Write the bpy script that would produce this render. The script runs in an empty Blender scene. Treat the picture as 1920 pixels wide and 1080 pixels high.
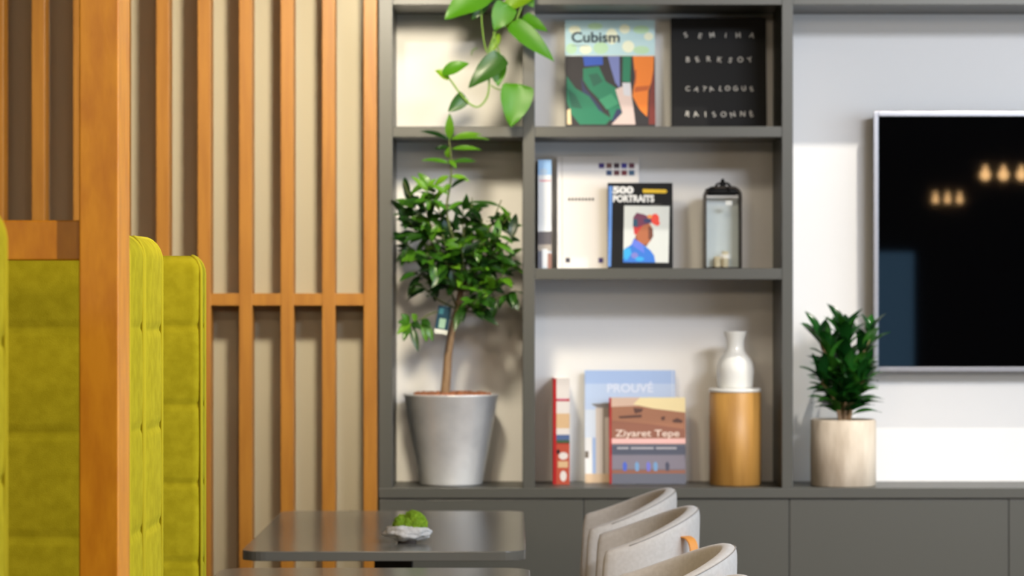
import bpy, bmesh, math, random
from mathutils import Vector, Matrix, noise
random.seed(7)
PI = math.pi
sc = bpy.context.scene
COL = sc.collection
R = math.radians

# ------------------------------------------------------------------ camera
F = 5600.0                      # focal length in pixels of the 1920 wide frame (105 mm lens)
H = 1.32
cd = bpy.data.cameras.new('camera'); cam = bpy.data.objects.new('camera', cd); COL.objects.link(cam)
cam.location = (0, 0, H); cam.rotation_euler = (PI/2, 0, 0)
cd.sensor_width = 36; cd.lens = F/1920*36; cd.clip_start = .05; cd.clip_end = 100
cd.dof.use_dof = True; cd.dof.focus_distance = 4.9; cd.dof.aperture_fstop = 8.0
sc.camera = cam

# ------------------------------------------------------------------ colour management, world
sc.view_settings.view_transform = 'Standard'; sc.view_settings.look = 'None'
sc.view_settings.exposure = 0.68; sc.view_settings.gamma = 1; sc.view_settings.use_curve_mapping = False
w = bpy.data.worlds.new('sky'); sc.world = w; w.use_nodes = True
w.node_tree.nodes['Background'].inputs[0].default_value = (.30, .62, 1, 1)
w.node_tree.nodes['Background'].inputs[1].default_value = 1.2

# ------------------------------------------------------------------ lights
def area(name, loc, target, sx, sy, power, col, spread=180):
    d = bpy.data.lights.new(name, 'AREA'); d.shape = 'RECTANGLE'; d.size = sx; d.size_y = sy
    d.energy = power; d.color = col; d.spread = R(spread)
    o = bpy.data.objects.new(name, d); COL.objects.link(o); o.location = loc
    o.rotation_euler = (Vector(target)-Vector(loc)).to_track_quat('-Z', 'Y').to_euler(); return o
def spot(name, loc, target, power, col, angle, blend=.5, rad=.04):
    d = bpy.data.lights.new(name, 'SPOT'); d.energy = power; d.color = col; d.spot_size = R(angle)
    d.spot_blend = blend; d.shadow_soft_size = rad
    o = bpy.data.objects.new(name, d); COL.objects.link(o); o.location = loc
    o.rotation_euler = (Vector(target)-Vector(loc)).to_track_quat('-Z', 'Y').to_euler(); return o
WARM = (1, .80, .58); NEUT = (1, .90, .78); COOL = (.80, .89, 1)
area('side_window_light', (4.30, 4.4, 1.75), (0, 5.6, 1.2), 4.6, 1.9, 75, (.74, .85, 1))
area('ceiling_panel_light', (2.4, 3.6, 3.12), (1.6, 8.2, .9), 1.4, .5, 78, (.84, .89, 1), 150)
area('rear_fill_light', (0, -3.4, 2.9), (.6, 8, 1.2), 5, .5, 70, (1, .82, .60))  # added fill strip behind the camera, not a known fitting
spot('table_pendant_light', (-.22, 6.72, 2.32), (-.72, 8.2, 1.55), 92, (1, .88, .66), 92, 1, .10)
spot('near_table_pendant_light', (-.30, 4.9, 2.32), (-.3, 5.6, .8), 30, WARM, 120, .7, .05)
spot('track_spot_screen', (1.50, 7.28, 3.15), (1.15, 8.35, 1.15), 88, (1, .94, .84), 80, .8, .02)
spot('track_spot_books', (.55, 5.2, 3.05), (.35, 8.2, 1.6), 42, (1, .86, .68), 26, 1, .15)
spot('cabinet_fill_light', (2.6, 4.4, 3.05), (1.0, 8.1, .55), 290, NEUT, 26, 1, .25)  # added to brighten the right-hand cabinets, no such lamp known
spot('track_spot_plant', (-.62, 4.6, 3.05), (-.25, 8.3, 2.2), 150, (1, .93, .80), 10, 1, .04)
spot('post_fill_light', (1.9, 2.3, 3.05), (-.60, 4.0, 1.15), 230, (1, .84, .60), 44, .8, .05)  # added to brighten the booth ends and post, no such lamp known

# ------------------------------------------------------------------ helpers
def P(px, py, Y):
    return Vector(((px-960)*Y/F, Y, H-(py-540)*Y/F))
def X(px, Y): return (px-960)*Y/F
def Z(py, Y): return H-(py-540)*Y/F

def tag(o, label=None, cat=None, group=None, kind=None):
    if label: o['label'] = label
    if cat: o['category'] = cat
    if group: o['group'] = group
    if kind: o['kind'] = kind
    return o
def empty(name, loc=(0, 0, 0), rot=(0, 0, 0), label=None, cat=None, group=None):
    o = bpy.data.objects.new(name, None); COL.objects.link(o); o.location = loc; o.rotation_euler = rot
    o.empty_display_size = .05
    return tag(o, label, cat, group)

class MB:
    def __init__(s): s.v = []; s.f = []; s.m = []
    def add(s, vs, fs, mi=0):
        n = len(s.v); s.v += [tuple(p) for p in vs]
        for f in fs: s.f.append(tuple(i+n for i in f)); s.m.append(mi)
    def box(s, a, b, mi=0):
        x0, y0, z0 = a; x1, y1, z1 = b
        s.add([(x0,y0,z0),(x1,y0,z0),(x1,y1,z0),(x0,y1,z0),(x0,y0,z1),(x1,y0,z1),(x1,y1,z1),(x0,y1,z1)],
              [(0,3,2,1),(4,5,6,7),(0,1,5,4),(1,2,6,5),(2,3,7,6),(3,0,4,7)], mi); return s
    def lathe(s, prof, c=(0, 0, 0), n=48, mi=0, cap0=True, cap1=True):
        vs = []; fs = []
        for r, z in prof:
            for k in range(n):
                a = 2*PI*k/n; vs.append((c[0]+r*math.cos(a), c[1]+r*math.sin(a), c[2]+z))
        for j in range(len(prof)-1):
            for k in range(n):
                a, b = j*n+k, j*n+(k+1) % n; fs.append((a, b, b+n, a+n))
        if cap0: fs.append(tuple(range(n-1, -1, -1)))
        if cap1: fs.append(tuple(range((len(prof)-1)*n, len(prof)*n)))
        s.add(vs, fs, mi); return s
    def tube(s, pts, rad, n=8, mi=0):
        pts = [Vector(p) for p in pts]; rr = rad if isinstance(rad, (list, tuple)) else [rad]*len(pts)
        vs = []; fs = []; up = None
        for i, p in enumerate(pts):
            t = (pts[min(i+1, len(pts)-1)]-pts[max(i-1, 0)]).normalized()
            if up is None:
                up = Vector((0, 0, 1)) if abs(t.z) < .9 else Vector((1, 0, 0))
            u = t.cross(up).normalized(); up = u.cross(t).normalized()
            for k in range(n):
                a = 2*PI*k/n; vs.append(p+rr[i]*(math.cos(a)*u+math.sin(a)*up))
        for j in range(len(pts)-1):
            for k in range(n):
                a, b = j*n+k, j*n+(k+1) % n; fs.append((a, b, b+n, a+n))
        fs.append(tuple(range(n-1, -1, -1))); fs.append(tuple(range((len(pts)-1)*n, len(pts)*n)))
        s.add(vs, fs, mi); return s
    def poly(s, pts, mi=0): s.add(pts, [tuple(range(len(pts)))], mi); return s
    def build(s, name, mats, parent=None, smooth=False, bevel=0, seg=2, sub=0, fix=True):
        me = bpy.data.meshes.new(name); me.from_pydata(s.v, [], s.f)
        mats = mats if isinstance(mats, (list, tuple)) else [mats]
        for m in mats: me.materials.append(m)
        for p, i in zip(me.polygons, s.m): p.material_index = i
        if fix:
            bm = bmesh.new(); bm.from_mesh(me); bmesh.ops.recalc_face_normals(bm, faces=bm.faces); bm.to_mesh(me); bm.free()
        if smooth:
            for p in me.polygons: p.use_smooth = True
        o = bpy.data.objects.new(name, me); COL.objects.link(o)
        if parent is not None: o.parent = parent
        if bevel:
            b = o.modifiers.new('bevel', 'BEVEL'); b.width = bevel; b.segments = seg; b.limit_method = 'ANGLE'; b.angle_limit = R(40)
            b.harden_normals = False
        if sub:
            b = o.modifiers.new('sub', 'SUBSURF'); b.levels = sub; b.render_levels = sub
        return o
def smooth_curve(pts, n=6):
    pts = [Vector(p) for p in pts]; out = []
    for i in range(len(pts)-1):
        p0 = pts[max(i-1, 0)]; p1 = pts[i]; p2 = pts[i+1]; p3 = pts[min(i+2, len(pts)-1)]
        for k in range(n):
            t = k/n
            out.append(.5*((2*p1)+(p2-p0)*t+(2*p0-5*p1+4*p2-p3)*t*t+(3*p1-p0-3*p2+p3)*t**3))
    out.append(pts[-1]); return out

# ------------------------------------------------------------------ materials
def mat(name, col, rough=.5, metal=0, coat=0, spec=.5, bump=None, noise_col=None, nscale=20, trans=0, sheen=0, coords='Object', stretch=(1, 1, 1), detail=4):
    m = bpy.data.materials.new(name); m.use_nodes = True; nt = m.node_tree; b = nt.nodes['Principled BSDF']
    b.inputs['Base Color'].default_value = (*col, 1); b.inputs['Roughness'].default_value = rough
    b.inputs['Metallic'].default_value = metal; b.inputs['Coat Weight'].default_value = coat
    b.inputs['Specular IOR Level'].default_value = spec; b.inputs['Sheen Weight'].default_value = sheen
    b.inputs['Transmission Weight'].default_value = trans
    if noise_col or bump:
        tc = nt.nodes.new('ShaderNodeTexCoord'); mp = nt.nodes.new('ShaderNodeMapping')
        mp.inputs['Scale'].default_value = stretch
        nt.links.new(tc.outputs[coords], mp.inputs[0])
    if noise_col:
        nz = nt.nodes.new('ShaderNodeTexNoise'); nz.inputs['Scale'].default_value = nscale; nz.inputs['Detail'].default_value = detail
        nt.links.new(mp.outputs[0], nz.inputs[0])
        cr = nt.nodes.new('ShaderNodeValToRGB'); cr.color_ramp.elements[0].color = (*col, 1); cr.color_ramp.elements[1].color = (*noise_col, 1)
        cr.color_ramp.elements[0].position = .35; cr.color_ramp.elements[1].position = .65
        nt.links.new(nz.outputs[0], cr.inputs[0]); nt.links.new(cr.outputs[0], b.inputs['Base Color'])
    if bump:
        nz = nt.nodes.new('ShaderNodeTexNoise'); nz.inputs['Scale'].default_value = bump[0]; nz.inputs['Detail'].default_value = 5
        nt.links.new(mp.outputs[0], nz.inputs[0])
        bp = nt.nodes.new('ShaderNodeBump'); bp.inputs['Strength'].default_value = bump[1]; bp.inputs['Distance'].default_value = bump[2]
        nt.links.new(nz.outputs[0], bp.inputs['Height']); nt.links.new(bp.outputs[0], b.inputs['Normal'])
    return m
def leafmat(name, cols, rough=.35, transl=.25):
    m = bpy.data.materials.new(name); m.use_nodes = True; nt = m.node_tree; b = nt.nodes['Principled BSDF']
    g = nt.nodes.new('ShaderNodeNewGeometry'); cr = nt.nodes.new('ShaderNodeValToRGB')
    e = cr.color_ramp.elements
    for i, c in enumerate(cols):
        pos = i/(len(cols)-1)
        if i < 2: e[i].position = pos; e[i].color = (*c, 1)
        else: q = e.new(pos); q.color = (*c, 1)
    e[1].position = 1/(len(cols)-1)
    nt.links.new(g.outputs['Random Per Island'], cr.inputs[0]); nt.links.new(cr.outputs[0], b.inputs['Base Color'])
    b.inputs['Roughness'].default_value = rough
    t = nt.nodes.new('ShaderNodeBsdfTranslucent'); nt.links.new(cr.outputs[0], t.inputs[0])
    mx = nt.nodes.new('ShaderNodeMixShader'); mx.inputs[0].default_value = transl
    nt.links.new(b.outputs[0], mx.inputs[1]); nt.links.new(t.outputs[0], mx.inputs[2])
    nt.links.new(mx.outputs[0], nt.nodes['Material Output'].inputs[0]); return m
def emit(name, col, s):
    m = bpy.data.materials.new(name); m.use_nodes = True; nt = m.node_tree
    e = nt.nodes.new('ShaderNodeEmission'); e.inputs[0].default_value = (*col, 1); e.inputs[1].default_value = s
    nt.links.new(e.outputs[0], nt.nodes['Material Output'].inputs[0]); return m

M = {}
M['grey'] = mat('grey_paint', (.062, .061, .050), .42, spec=.6, bump=(300, .05, .0005))
M['white'] = mat('white_wall', (.80, .78, .75), .7, bump=(150, .05, .0005))
M['beige'] = mat('beige_wall', (.48, .44, .33), .7)
M['ceil'] = mat('ceiling_paint', (.30, .29, .27), .8)
M['floor'] = mat('floor_wood', (.20, .13, .08), .4, noise_col=(.27, .18, .11), nscale=6, stretch=(8, 1, 1))
M['slat'] = mat('oak_slat', (.315, .118, .007), .45, noise_col=(.38, .152, .012), nscale=9, stretch=(6, 6, .5), bump=(60, .1, .001))
M['post'] = mat('oak_post', (.58, .205, .003), .38, spec=.5, noise_col=(.72, .29, .008), nscale=14, stretch=(3, 3, .9), bump=(80, .15, .001), detail=8)
M['lime'] = mat('lime_fabric', (.345, .29, .006), .95, spec=.15, noise_col=(.42, .355, .011), nscale=45, bump=(700, .3, .0015))
M['limed'] = mat('lime_piping', (.46, .39, .015), .9, spec=.2)
M['table'] = mat('table_laminate', (.135, .13, .112), .2, bump=(500, .04, .0003))
M['black'] = mat('black_metal', (.012, .012, .012), .4, metal=.3)
M['zinc'] = mat('zinc_pot', (.70, .70, .70), .34, metal=.38, noise_col=(.97, .96, .94), nscale=6, bump=(25, .15, .002))
M['zincrim'] = M['zinc']
M['terra'] = mat('clay_pebbles', (.42, .15, .06), .9, noise_col=(.25, .10, .05), nscale=60, bump=(120, .8, .01))
M['bark'] = mat('bark', (.24, .14, .07), .85, noise_col=(.34, .22, .12), nscale=30, stretch=(4, 4, 1), bump=(80, .6, .004))
M['twig'] = mat('twig', (.10, .12, .03), .7)
M['ficus'] = leafmat('ficus_leaf', [(.006, .026, .004), (.010, .042, .005), (.018, .07, .006), (.030, .11, .008), (.08, .22, .012)], .32, .22)
M['ficusy'] = leafmat('young_ficus_leaf', [(.06, .20, .008), (.10, .27, .012), (.17, .38, .02)], .35, .35)
M['drac'] = leafmat('dracaena_leaf', [(.004, .035, .006), (.008, .06, .008), (.014, .10, .010), (.05, .20, .02)], .25, .12)
M['poth'] = leafmat('pothos_leaf', [(.05, .20, .004), (.07, .26, .006), (.11, .32, .008)], .42, .3)
M['pothd'] = leafmat('pothos_dark_leaf', [(.025, .085, .010), (.035, .12, .012)], .35, .2)
M['pothy'] = leafmat('pothos_young_leaf', [(.19, .38, .01), (.26, .46, .015)], .35, .4)
M['vine'] = mat('vine_stem', (.16, .30, .03), .5)
M['stone'] = mat('pale_timber_pot', (.46, .37, .27), .8, noise_col=(.70, .60, .47), nscale=9, stretch=(2, 2, .6), bump=(40, .4, .003), detail=8)
M['gold'] = mat('honey_wood', (.34, .16, .030), .45, noise_col=(.55, .29, .07), nscale=10, stretch=(2.2, 2.2, .3), bump=(60, .2, .002), detail=8)
M['ceramic'] = mat('white_ceramic', (.80, .79, .74), .22, coat=.3)
M['silver'] = mat('silver_bezel', (.30, .30, .32), .35, metal=.9)
M['screen'] = mat('tv_screen', (.001, .001, .0012), .025, spec=.38)
M['fabric'] = mat('greige_fabric', (.52, .47, .41), .92, sheen=.35, noise_col=(.57, .52, .46), nscale=120, bump=(900, .3, .002))
M['thread'] = mat('dark_thread', (.30, .27, .24), .9)
M['leather'] = mat('tan_leather', (.74, .29, .05), .5)
M['legwood'] = mat('oak_leg', (.42, .22, .09), .45)
M['bowl'] = mat('white_rough_stone', (.72, .70, .66), .9, noise_col=(.50, .48, .45), nscale=40, bump=(60, .8, .006))
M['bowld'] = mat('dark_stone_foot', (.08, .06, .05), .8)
M['moss'] = mat('moss', (.28, .52, .012), .95, noise_col=(.42, .66, .03), nscale=120, bump=(500, 1, .01))
M['paper'] = mat('paper', (.78, .76, .70), .8)
def thin_glass():
    m = bpy.data.materials.new('clear_glass'); m.use_nodes = True; nt = m.node_tree
    t = nt.nodes.new('ShaderNodeBsdfTransparent'); g = nt.nodes.new('ShaderNodeBsdfGlossy'); g.inputs['Roughness'].default_value = .03
    t.inputs[0].default_value = (.95, .97, .97, 1)
    f = nt.nodes.new('ShaderNodeFresnel'); f.inputs[0].default_value = 1.5; mx = nt.nodes.new('ShaderNodeMixShader')
    nt.links.new(f.outputs[0], mx.inputs[0]); nt.links.new(t.outputs[0], mx.inputs[1]); nt.links.new(g.outputs[0], mx.inputs[2])
    nt.links.new(mx.outputs[0], nt.nodes['Material Output'].inputs[0]); return m
M['glass'] = thin_glass()
M['bulb'] = emit('bulb', (1, .58, .24), 22)
def c(name, r, g, b, rough=.4):
    def l(v): v /= 255; return v/12.92 if v <= .04045 else ((v+.055)/1.055)**2.4
    if name not in M: M[name] = mat(name, (l(r), l(g), l(b)), rough, spec=.25)
    return M[name]

# ------------------------------------------------------------------ the room
YF, YB = 8.10, 8.385            # front edge and back of the shelving
def struct(name, mb, m, **k): o = mb.build(name, m, **k); o['kind'] = 'structure'; return o
XL, XR, YR, ZC = -2.6, 4.5, -4.0, 3.2
struct('floor', MB().box((XL-.2, YR-.2, -.1), (XR+.2, 8.6, 0)), M['floor'])
struct('ceiling', MB().box((XL-.2, YR-.2, ZC), (XR+.2, 8.6, ZC+.1)), M['ceil'])
XU = X(707, YF)                 # left side of the shelving unit
struct('wall_north', MB().box((XU, YB, 0), (XR+.2, YB+.15, ZC)), M['white'])
YW = 8.045+.125
struct('wall_slats', MB().box((XL, YW, 0), (XU-.002, YB+.15, ZC)), M['beige'])
struct('wall_west', MB().box((XL-.2, YR, 0), (XL, YB+.15, ZC)), c('taupe_wall', 120, 112, 98))
# east wall with a wide window, south wall (behind the camera) with a smaller one
e = MB(); e.box((XR, YR, 0), (XR+.2, 2.0, ZC)); e.box((XR, 6.9, 0), (XR+.2, YB, ZC)); e.box((XR, 2.0, 0), (XR+.2, 6.9, .75)); e.box((XR, 2.0, 2.75), (XR+.2, 6.9, ZC))
struct('wall_east', e, M['white'])
e = MB(); e.box((XL, YR-.2, 0), (1.6, YR, ZC)); e.box((2.84, YR-.2, 0), (XR, YR, ZC)); e.box((1.6, YR-.2, 0), (2.84, YR, .5)); e.box((1.6, YR-.2, 1.62), (2.84, YR, ZC))
struct('wall_south', e, c('dark_wall', 18, 16, 15))
def window(name, o, u, w_, h_, n):
    mb = MB(); o = Vector(o); u = Vector(u); zz = Vector((0, 0, 1)); nrm = u.cross(zz)
    def bar(a0, a1, z0, z1, t=.03):
        ps = [o+u*a+zz*z+nrm*d for a in (a0, a1) for z in (z0, z1) for d in (-t, t)]
        lo = [min(p[i] for p in ps) for i in range(3)]; hi = [max(p[i] for p in ps) for i in range(3)]
        mb.box(lo, hi)
    bar(0, w_, 0, .05); bar(0, w_, h_-.05, h_)
    for k in range(n+1): bar(k*(w_-.05)/n, k*(w_-.05)/n+.05, 0, h_)
    f = struct(name, mb, M['black']); g = MB()
    ps = [o+u*a+zz*z+nrm*d for a in (.01, w_-.01) for z in (.01, h_-.01) for d in (-.003, .003)]
    lo = [min(p[i] for p in ps) for i in range(3)]; hi = [max(p[i] for p in ps) for i in range(3)]
    g.box(lo, hi); g.build('pane', M['glass'], f)
window('window_1', (XR+.1, 2.0, .75), (0, 1, 0), 4.9, 2.0, 4)
window('window_2', (1.6, YR-.1, .5), (1, 0, 0), 1.24, 1.12, 1)

# vertical oak slats in front of the beige wall
YS = 8.045
scr = empty('slat_screen', (X(420, YS), YS+.015, 0), label='screen of upright orange oak slats with one cross rail on the beige wall', cat='screen')
def loc_box(parent, a, b, name, m, **k):
    l = parent.location; mb = MB(); mb.box((a[0]-l.x, a[1]-l.y, a[2]-l.z), (b[0]-l.x, b[1]-l.y, b[2]-l.z)); return mb.build(name, m, parent, **k)
for k in range(-4, 10):
    cx = X(694-77.8*(9-k), YS)
    loc_box(scr, (cx-.0178, YS, 0), (cx+.0178, YS+.075, 3.18), 'slat', M['slat'], bevel=.0015)
loc_box(scr, (X(-300, YS), YS+.001, Z(573, YS)), (X(694, YS), YS+.1245, Z(550, YS)), 'cross_rail', M['slat'], bevel=.001)

# ------------------------------------------------------------------ shelving unit
unit = empty('shelving_unit', (X(710, YF), YF, Z(934, YF)), label='tall dark grey open shelving unit with uneven bays along the wall', cat='shelving')
def ubox(px0, px1, py0, py1, name, d0=0, d1=YB-YF, m='grey', bevel=.0012):
    return loc_box(unit, (X(px0, YF), YF+d0, Z(py1, YF)), (X(px1, YF), YF+d1, Z(py0, YF)), name, M[m], bevel=bevel)
ztop = 2.90; pt = 540-(ztop-H)*F/YF
for a, b in ((710, 736), (980, 1003), (1466, 1487), (2680, 2702)):
    ubox(a, b, pt, 915, 'upright')
ubox(736, 980, 237, 257, 'shelf', .001); ubox(1003, 1466, 237, 257, 'shelf', .001)
ubox(1003, 1466, 503, 524, 'shelf', .001)
for a, b in ((736, 980), (1003, 1466), (1487, 2680)):
    ubox(a, b, -12, 9, 'shelf', .001); ubox(a, b, pt, pt+20, 'top_board', .001)
ubox(710, 2702, 915, 934, 'counter', -.002)
# cabinets under it
zc = Z(937, YF)
for i, (a, b, lab) in enumerate(((711, 1094, 'low grey cabinet under the bay with the big metal pot'), (1095, 1479.4, 'low grey cabinet under the book bays, behind the chairs'),
                                (1480.6, 1891, 'low grey cabinet under the television and the small leafy plant'), (1892.2, 2701, 'low grey cabinet at the right edge of the frame'))):
    cab = empty('base_cabinet', (X((a+b)/2, YF), YF+.14, 0), label=lab, cat='cabinet', group='low cabinets under the counter')
    loc_box(cab, (X(a, YF)+.001, YF+.022, .08), (X(b, YF)-.001, YB-.002, Z(935, YF)), 'carcass', M['grey'])
    for u0, u1 in ([(a, b)] if b-a < 500 else [(a, 2302), (2303.2, b)]):
        loc_box(cab, (X(u0, YF), YF+.002, .085), (X(u1, YF), YF+.021, zc), 'door', M['grey'], bevel=.0012)
    loc_box(cab, (X(a, YF)+.002, YF+.06, 0), (X(b, YF)-.002, YF+.25, .078), 'plinth', M['black'])
ZK = Z(915, YF)                 # counter top
Z1 = Z(237, YF); Z2 = Z(503, YF)

# ------------------------------------------------------------------ television
YT = 8.305
tx0, tx1 = X(1638, YT), X(1638, YT)+1.262; tz0, tz1 = Z(697, YT), Z(209, YT)
tv = empty('television', ((tx0+tx1)/2, YT, (tz0+tz1)/2), label='large flat black television with a thin silver bezel on the white wall', cat='television')
loc_box(tv, (tx0+.004, YT+.012, tz0+.004), (tx1-.004, YT+.05, tz1-.004), 'housing', M['black'], bevel=.006)
loc_box(tv, (tx0+.25, YT+.05, tz0+.2), (tx1-.25, YB-.001, tz1-.2), 'wall_bracket', M['black'])
bz = .0135; l = tv.location; mb = MB()
for a, b in (((tx0, tz0), (tx0+bz, tz1)), ((tx1-bz, tz0), (tx1, tz1)), ((tx0+bz, tz1-bz), (tx1-bz, tz1)), ((tx0+bz, tz0), (tx1-bz, tz0+bz))):
    mb.box((a[0]-l.x, 0, a[1]-l.z), (b[0]-l.x, .014, b[1]-l.z))
mb.build('bezel', M['silver'], tv, bevel=.0015)
loc_box(tv, (tx0+bz, YT+.004, tz0+bz), (tx1-bz, YT+.011, tz1-bz), 'screen', M['screen'])
# pendants further back in the room, seen only as reflections in the screen
for (px, py, Y, n, sp, r, lab) in ((1882, 328, 1.0, 3, .095, .028, 'low pendant bar with three glowing bulbs, larger reflection in the screen'), (1777, 375, -2.0, 3, .075, .02, 'distant pendant bar with three glowing bulbs, smaller reflection in the screen')):
    Lp = 2*YT-Y; x = (px-960)*Lp/F; z = H-(py-540)*Lp/F
    pn = empty('pendant_lamp', (x, Y, z), label=lab, cat='lamp', group='pendant lamps mirrored in the television')
    MB().box((-sp*1.4, -.012, .05), (sp*1.4, .012, .075)).build('bar', M['black'], pn)
    MB().tube([(0, 0, .07), (0, 0, ZC-z)], .004).build('cord', M['black'], pn)
    for k in range(n):
        b = MB(); b.lathe([(.001, -r), (r*.6, -r*.8), (r, 0), (r*.6, r*.8), (.008, r), (.008, .052)], ((k-1)*sp, 0, 0), 16)
        b.build('bulb', M['bulb'], pn, smooth=True)

# ------------------------------------------------------------------ upholstered booths
def slab(x0, x1, y0, y1, z0, z1, seams, r=.018, puff=.0022, top=.035):
    """quilted upholstered back: rounded plan outline, drawn in at each seam, domed at the top"""
    rows = []
    zz = z0
    zs = set([z0])
    n = int((z1-top-z0)/.006)
    for k in range(n+1): zs.add(z0+(z1-top-z0)*k/n)
    rows = [(z, 0) for z in sorted(zs)]
    for k in range(1, 9):
        a = PI/2*k/8; rows.append((z1-top+top*math.sin(a), top*(1-math.cos(a))*.75))
    mb = MB(); vs = []; N = None
    for z, ins in rows:
        d = min([abs(z-s) for s in seams]+[.09])
        g = puff*(1-min(1, d/.055)**.35) + ins
        if d < .005: g += .0016
        X0, X1, Y0, Y1 = x0+g, x1-g, y0+g, y1-g
        ring = []
        for cx, cy, a0 in ((X1-r, Y0+r, -90), (X1-r, Y1-r, 0), (X0+r, Y1-r, 90), (X0+r, Y0+r, 180)):
            for k in range(6):
                a = R(a0+90*k/5); ring.append((cx+r*math.cos(a), cy+r*math.sin(a), z))
        N = len(ring); vs += ring
    fs = [tuple(range(N-1, -1, -1))]
    for j in range(len(rows)-1):
        for k in range(N):
            a, b = j*N+k, j*N+(k+1) % N; fs.append((a, b, b+N, a+N))
    fs.append(tuple(range((len(rows)-1)*N, len(rows)*N)))
    mb.add(vs, fs); return mb
def booth(x0, x1, y0, y1, ztop, face, seam_top, label, pipes=True):
    o = empty('booth_bench', ((x0+x1)/2, (y0+y1)/2, 0), label=label, cat='bench', group='lime green booth benches')
    l = o.location
    seams = [seam_top-.15*k for k in range(7)]
    mb = slab(x0-l.x, x1-l.x, y0-l.y, y1-l.y, .10, ztop, seams)
    mb.build('backrest', M['lime'], o, smooth=True)
    p = MB(); xe = x1-l.x-.002
    for yy, s in ((y0-l.y+.006, 1), (y1-l.y-.006, -1)):
        pass
    yl, yh = y0-l.y+.007, y1-l.y-.007
    q = [(yh, ztop-.035)]+[(yh-.035*.75*(1-math.cos(R(15*k)))-.002, ztop-.035+.035*math.sin(R(15*k))) for k in range(1, 6)]
    q2 = [(yl+yh-y_, z_) for y_, z_ in reversed(q)]
    path = [(xe, yh, .12)]+[(xe-.026*(1-math.sqrt(max(0, 1-((z_-ztop+.035)/.035)**2))), y_, z_) for y_, z_ in q+q2]+[(xe, yl, .12)]
    p.tube(path, .0034, 8); p.build('piping', M['limed'], o, smooth=True)
    if face:
        ya, yb = (y0-.34, y0+.006) if face < 0 else (y1-.006, y1+.34)
        s = MB(); s.box((x0-l.x, ya-l.y, .28), (x1-l.x-.02, yb-l.y, .46)); s.build('seat', M['lime'], o, bevel=.03, seg=4, smooth=True)
        s = MB(); s.box((x0-l.x+.02, ya-l.y+.04, 0), (x1-l.x-.05, yb-l.y, .28)); s.build('plinth', M['black'], o)
    s = MB(); s.box((x0-l.x+.02, y0-l.y+.02, 0), (x1-l.x-.02, y1-l.y-.02, .105)); s.build('plinth', M['black'], o)
    return o
XE = -.548
booth(XL+.3, XE-.003, 2.85, 3.262, 1.408, 0, 1.262, 'lime green booth back cut by the left edge of the frame, nearest')
booth(XL+.3, XE, 4.28, 4.452, 1.397, -1, 1.261, 'lime green quilted booth back right behind the thick wooden post')
booth(XL+.3, XE, 4.456, 4.69, 1.397, 1, 1.255, 'lime green booth back, rear twin of a back to back pair beside the post')
booth(XL+.3, X(378, 5.71), 5.71, 5.79, 1.382, -1, 1.2466, 'lime green quilted booth back furthest away, in front of the oak slats')

# wooden frame partition
YP = 3.80
fr = empty('partition_frame', (-.52, YP+.055, 0), label='thick orange oak post with a cross rail in front of the green booths', cat='partition')
loc_box(fr, (X(148, YP), YP, 0), (X(222, YP), YP+.112, 3.19), 'post', M['post'], bevel=.002, seg=3)
o = loc_box(fr, (-1.9, YP+.02, Z(488, YP+.02)), (X(148, YP)-.0005, YP+.075, Z(413, YP+.02)), 'rail', M['post'], bevel=.002, seg=3)
loc_box(fr, (-1.95, YP, 0), (-1.9005, YP+.112, 3.19), 'post', M['post'], bevel=.002)

# ------------------------------------------------------------------ tables
def rrect(x0, x1, y0, y1, r, n=8):
    out = []
    for cx, cy, a0 in ((x1-r, y0+r, -90), (x1-r, y1-r, 0), (x0+r, y1-r, 90), (x0+r, y0+r, 180)):
        for k in range(n+1):
            a = R(a0+90*k/n); out.append((cx+r*math.cos(a), cy+r*math.sin(a)))
    return out
def table(x0, x1, y0, y1, label):
    t = empty('cafe_table', ((x0+x1)/2, (y0+y1)/2, 0), label=label, cat='table', group='dark grey cafe tables')
    l = t.location; ring = rrect(x0-l.x, x1-l.x, y0-l.y, y1-l.y, .055)
    n = len(ring); mb = MB(); vs = [(x, y, .729) for x, y in ring]+[(x, y, .75) for x, y in ring]
    mb.add(vs, [tuple(range(n-1, -1, -1)), tuple(range(n, 2*n))]+[(k, (k+1) % n, (k+1) % n+n, k+n) for k in range(n)])
    mb.build('tabletop', M['table'], t, bevel=.0015)
    MB().box((-.045, -.03, .012), (.045, .03, .722)).build('pedestal', M['black'], t, bevel=.004)
    MB().box((-.16, -.25, .722), (.16, .25, .7288)).build('top_plate', M['black'], t)
    MB().box((-.24, -.3, 0), (.24, .3, .012)).build('foot_plate', M['black'], t, bevel=.003)
    return t
table(-.588, .030, 6.46, 7.64, 'dark grey rounded table holding the small moss bowl')
table(-.590, .036, 4.90, 6.085, 'dark grey table whose far edge just shows at the bottom of the frame')

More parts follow.
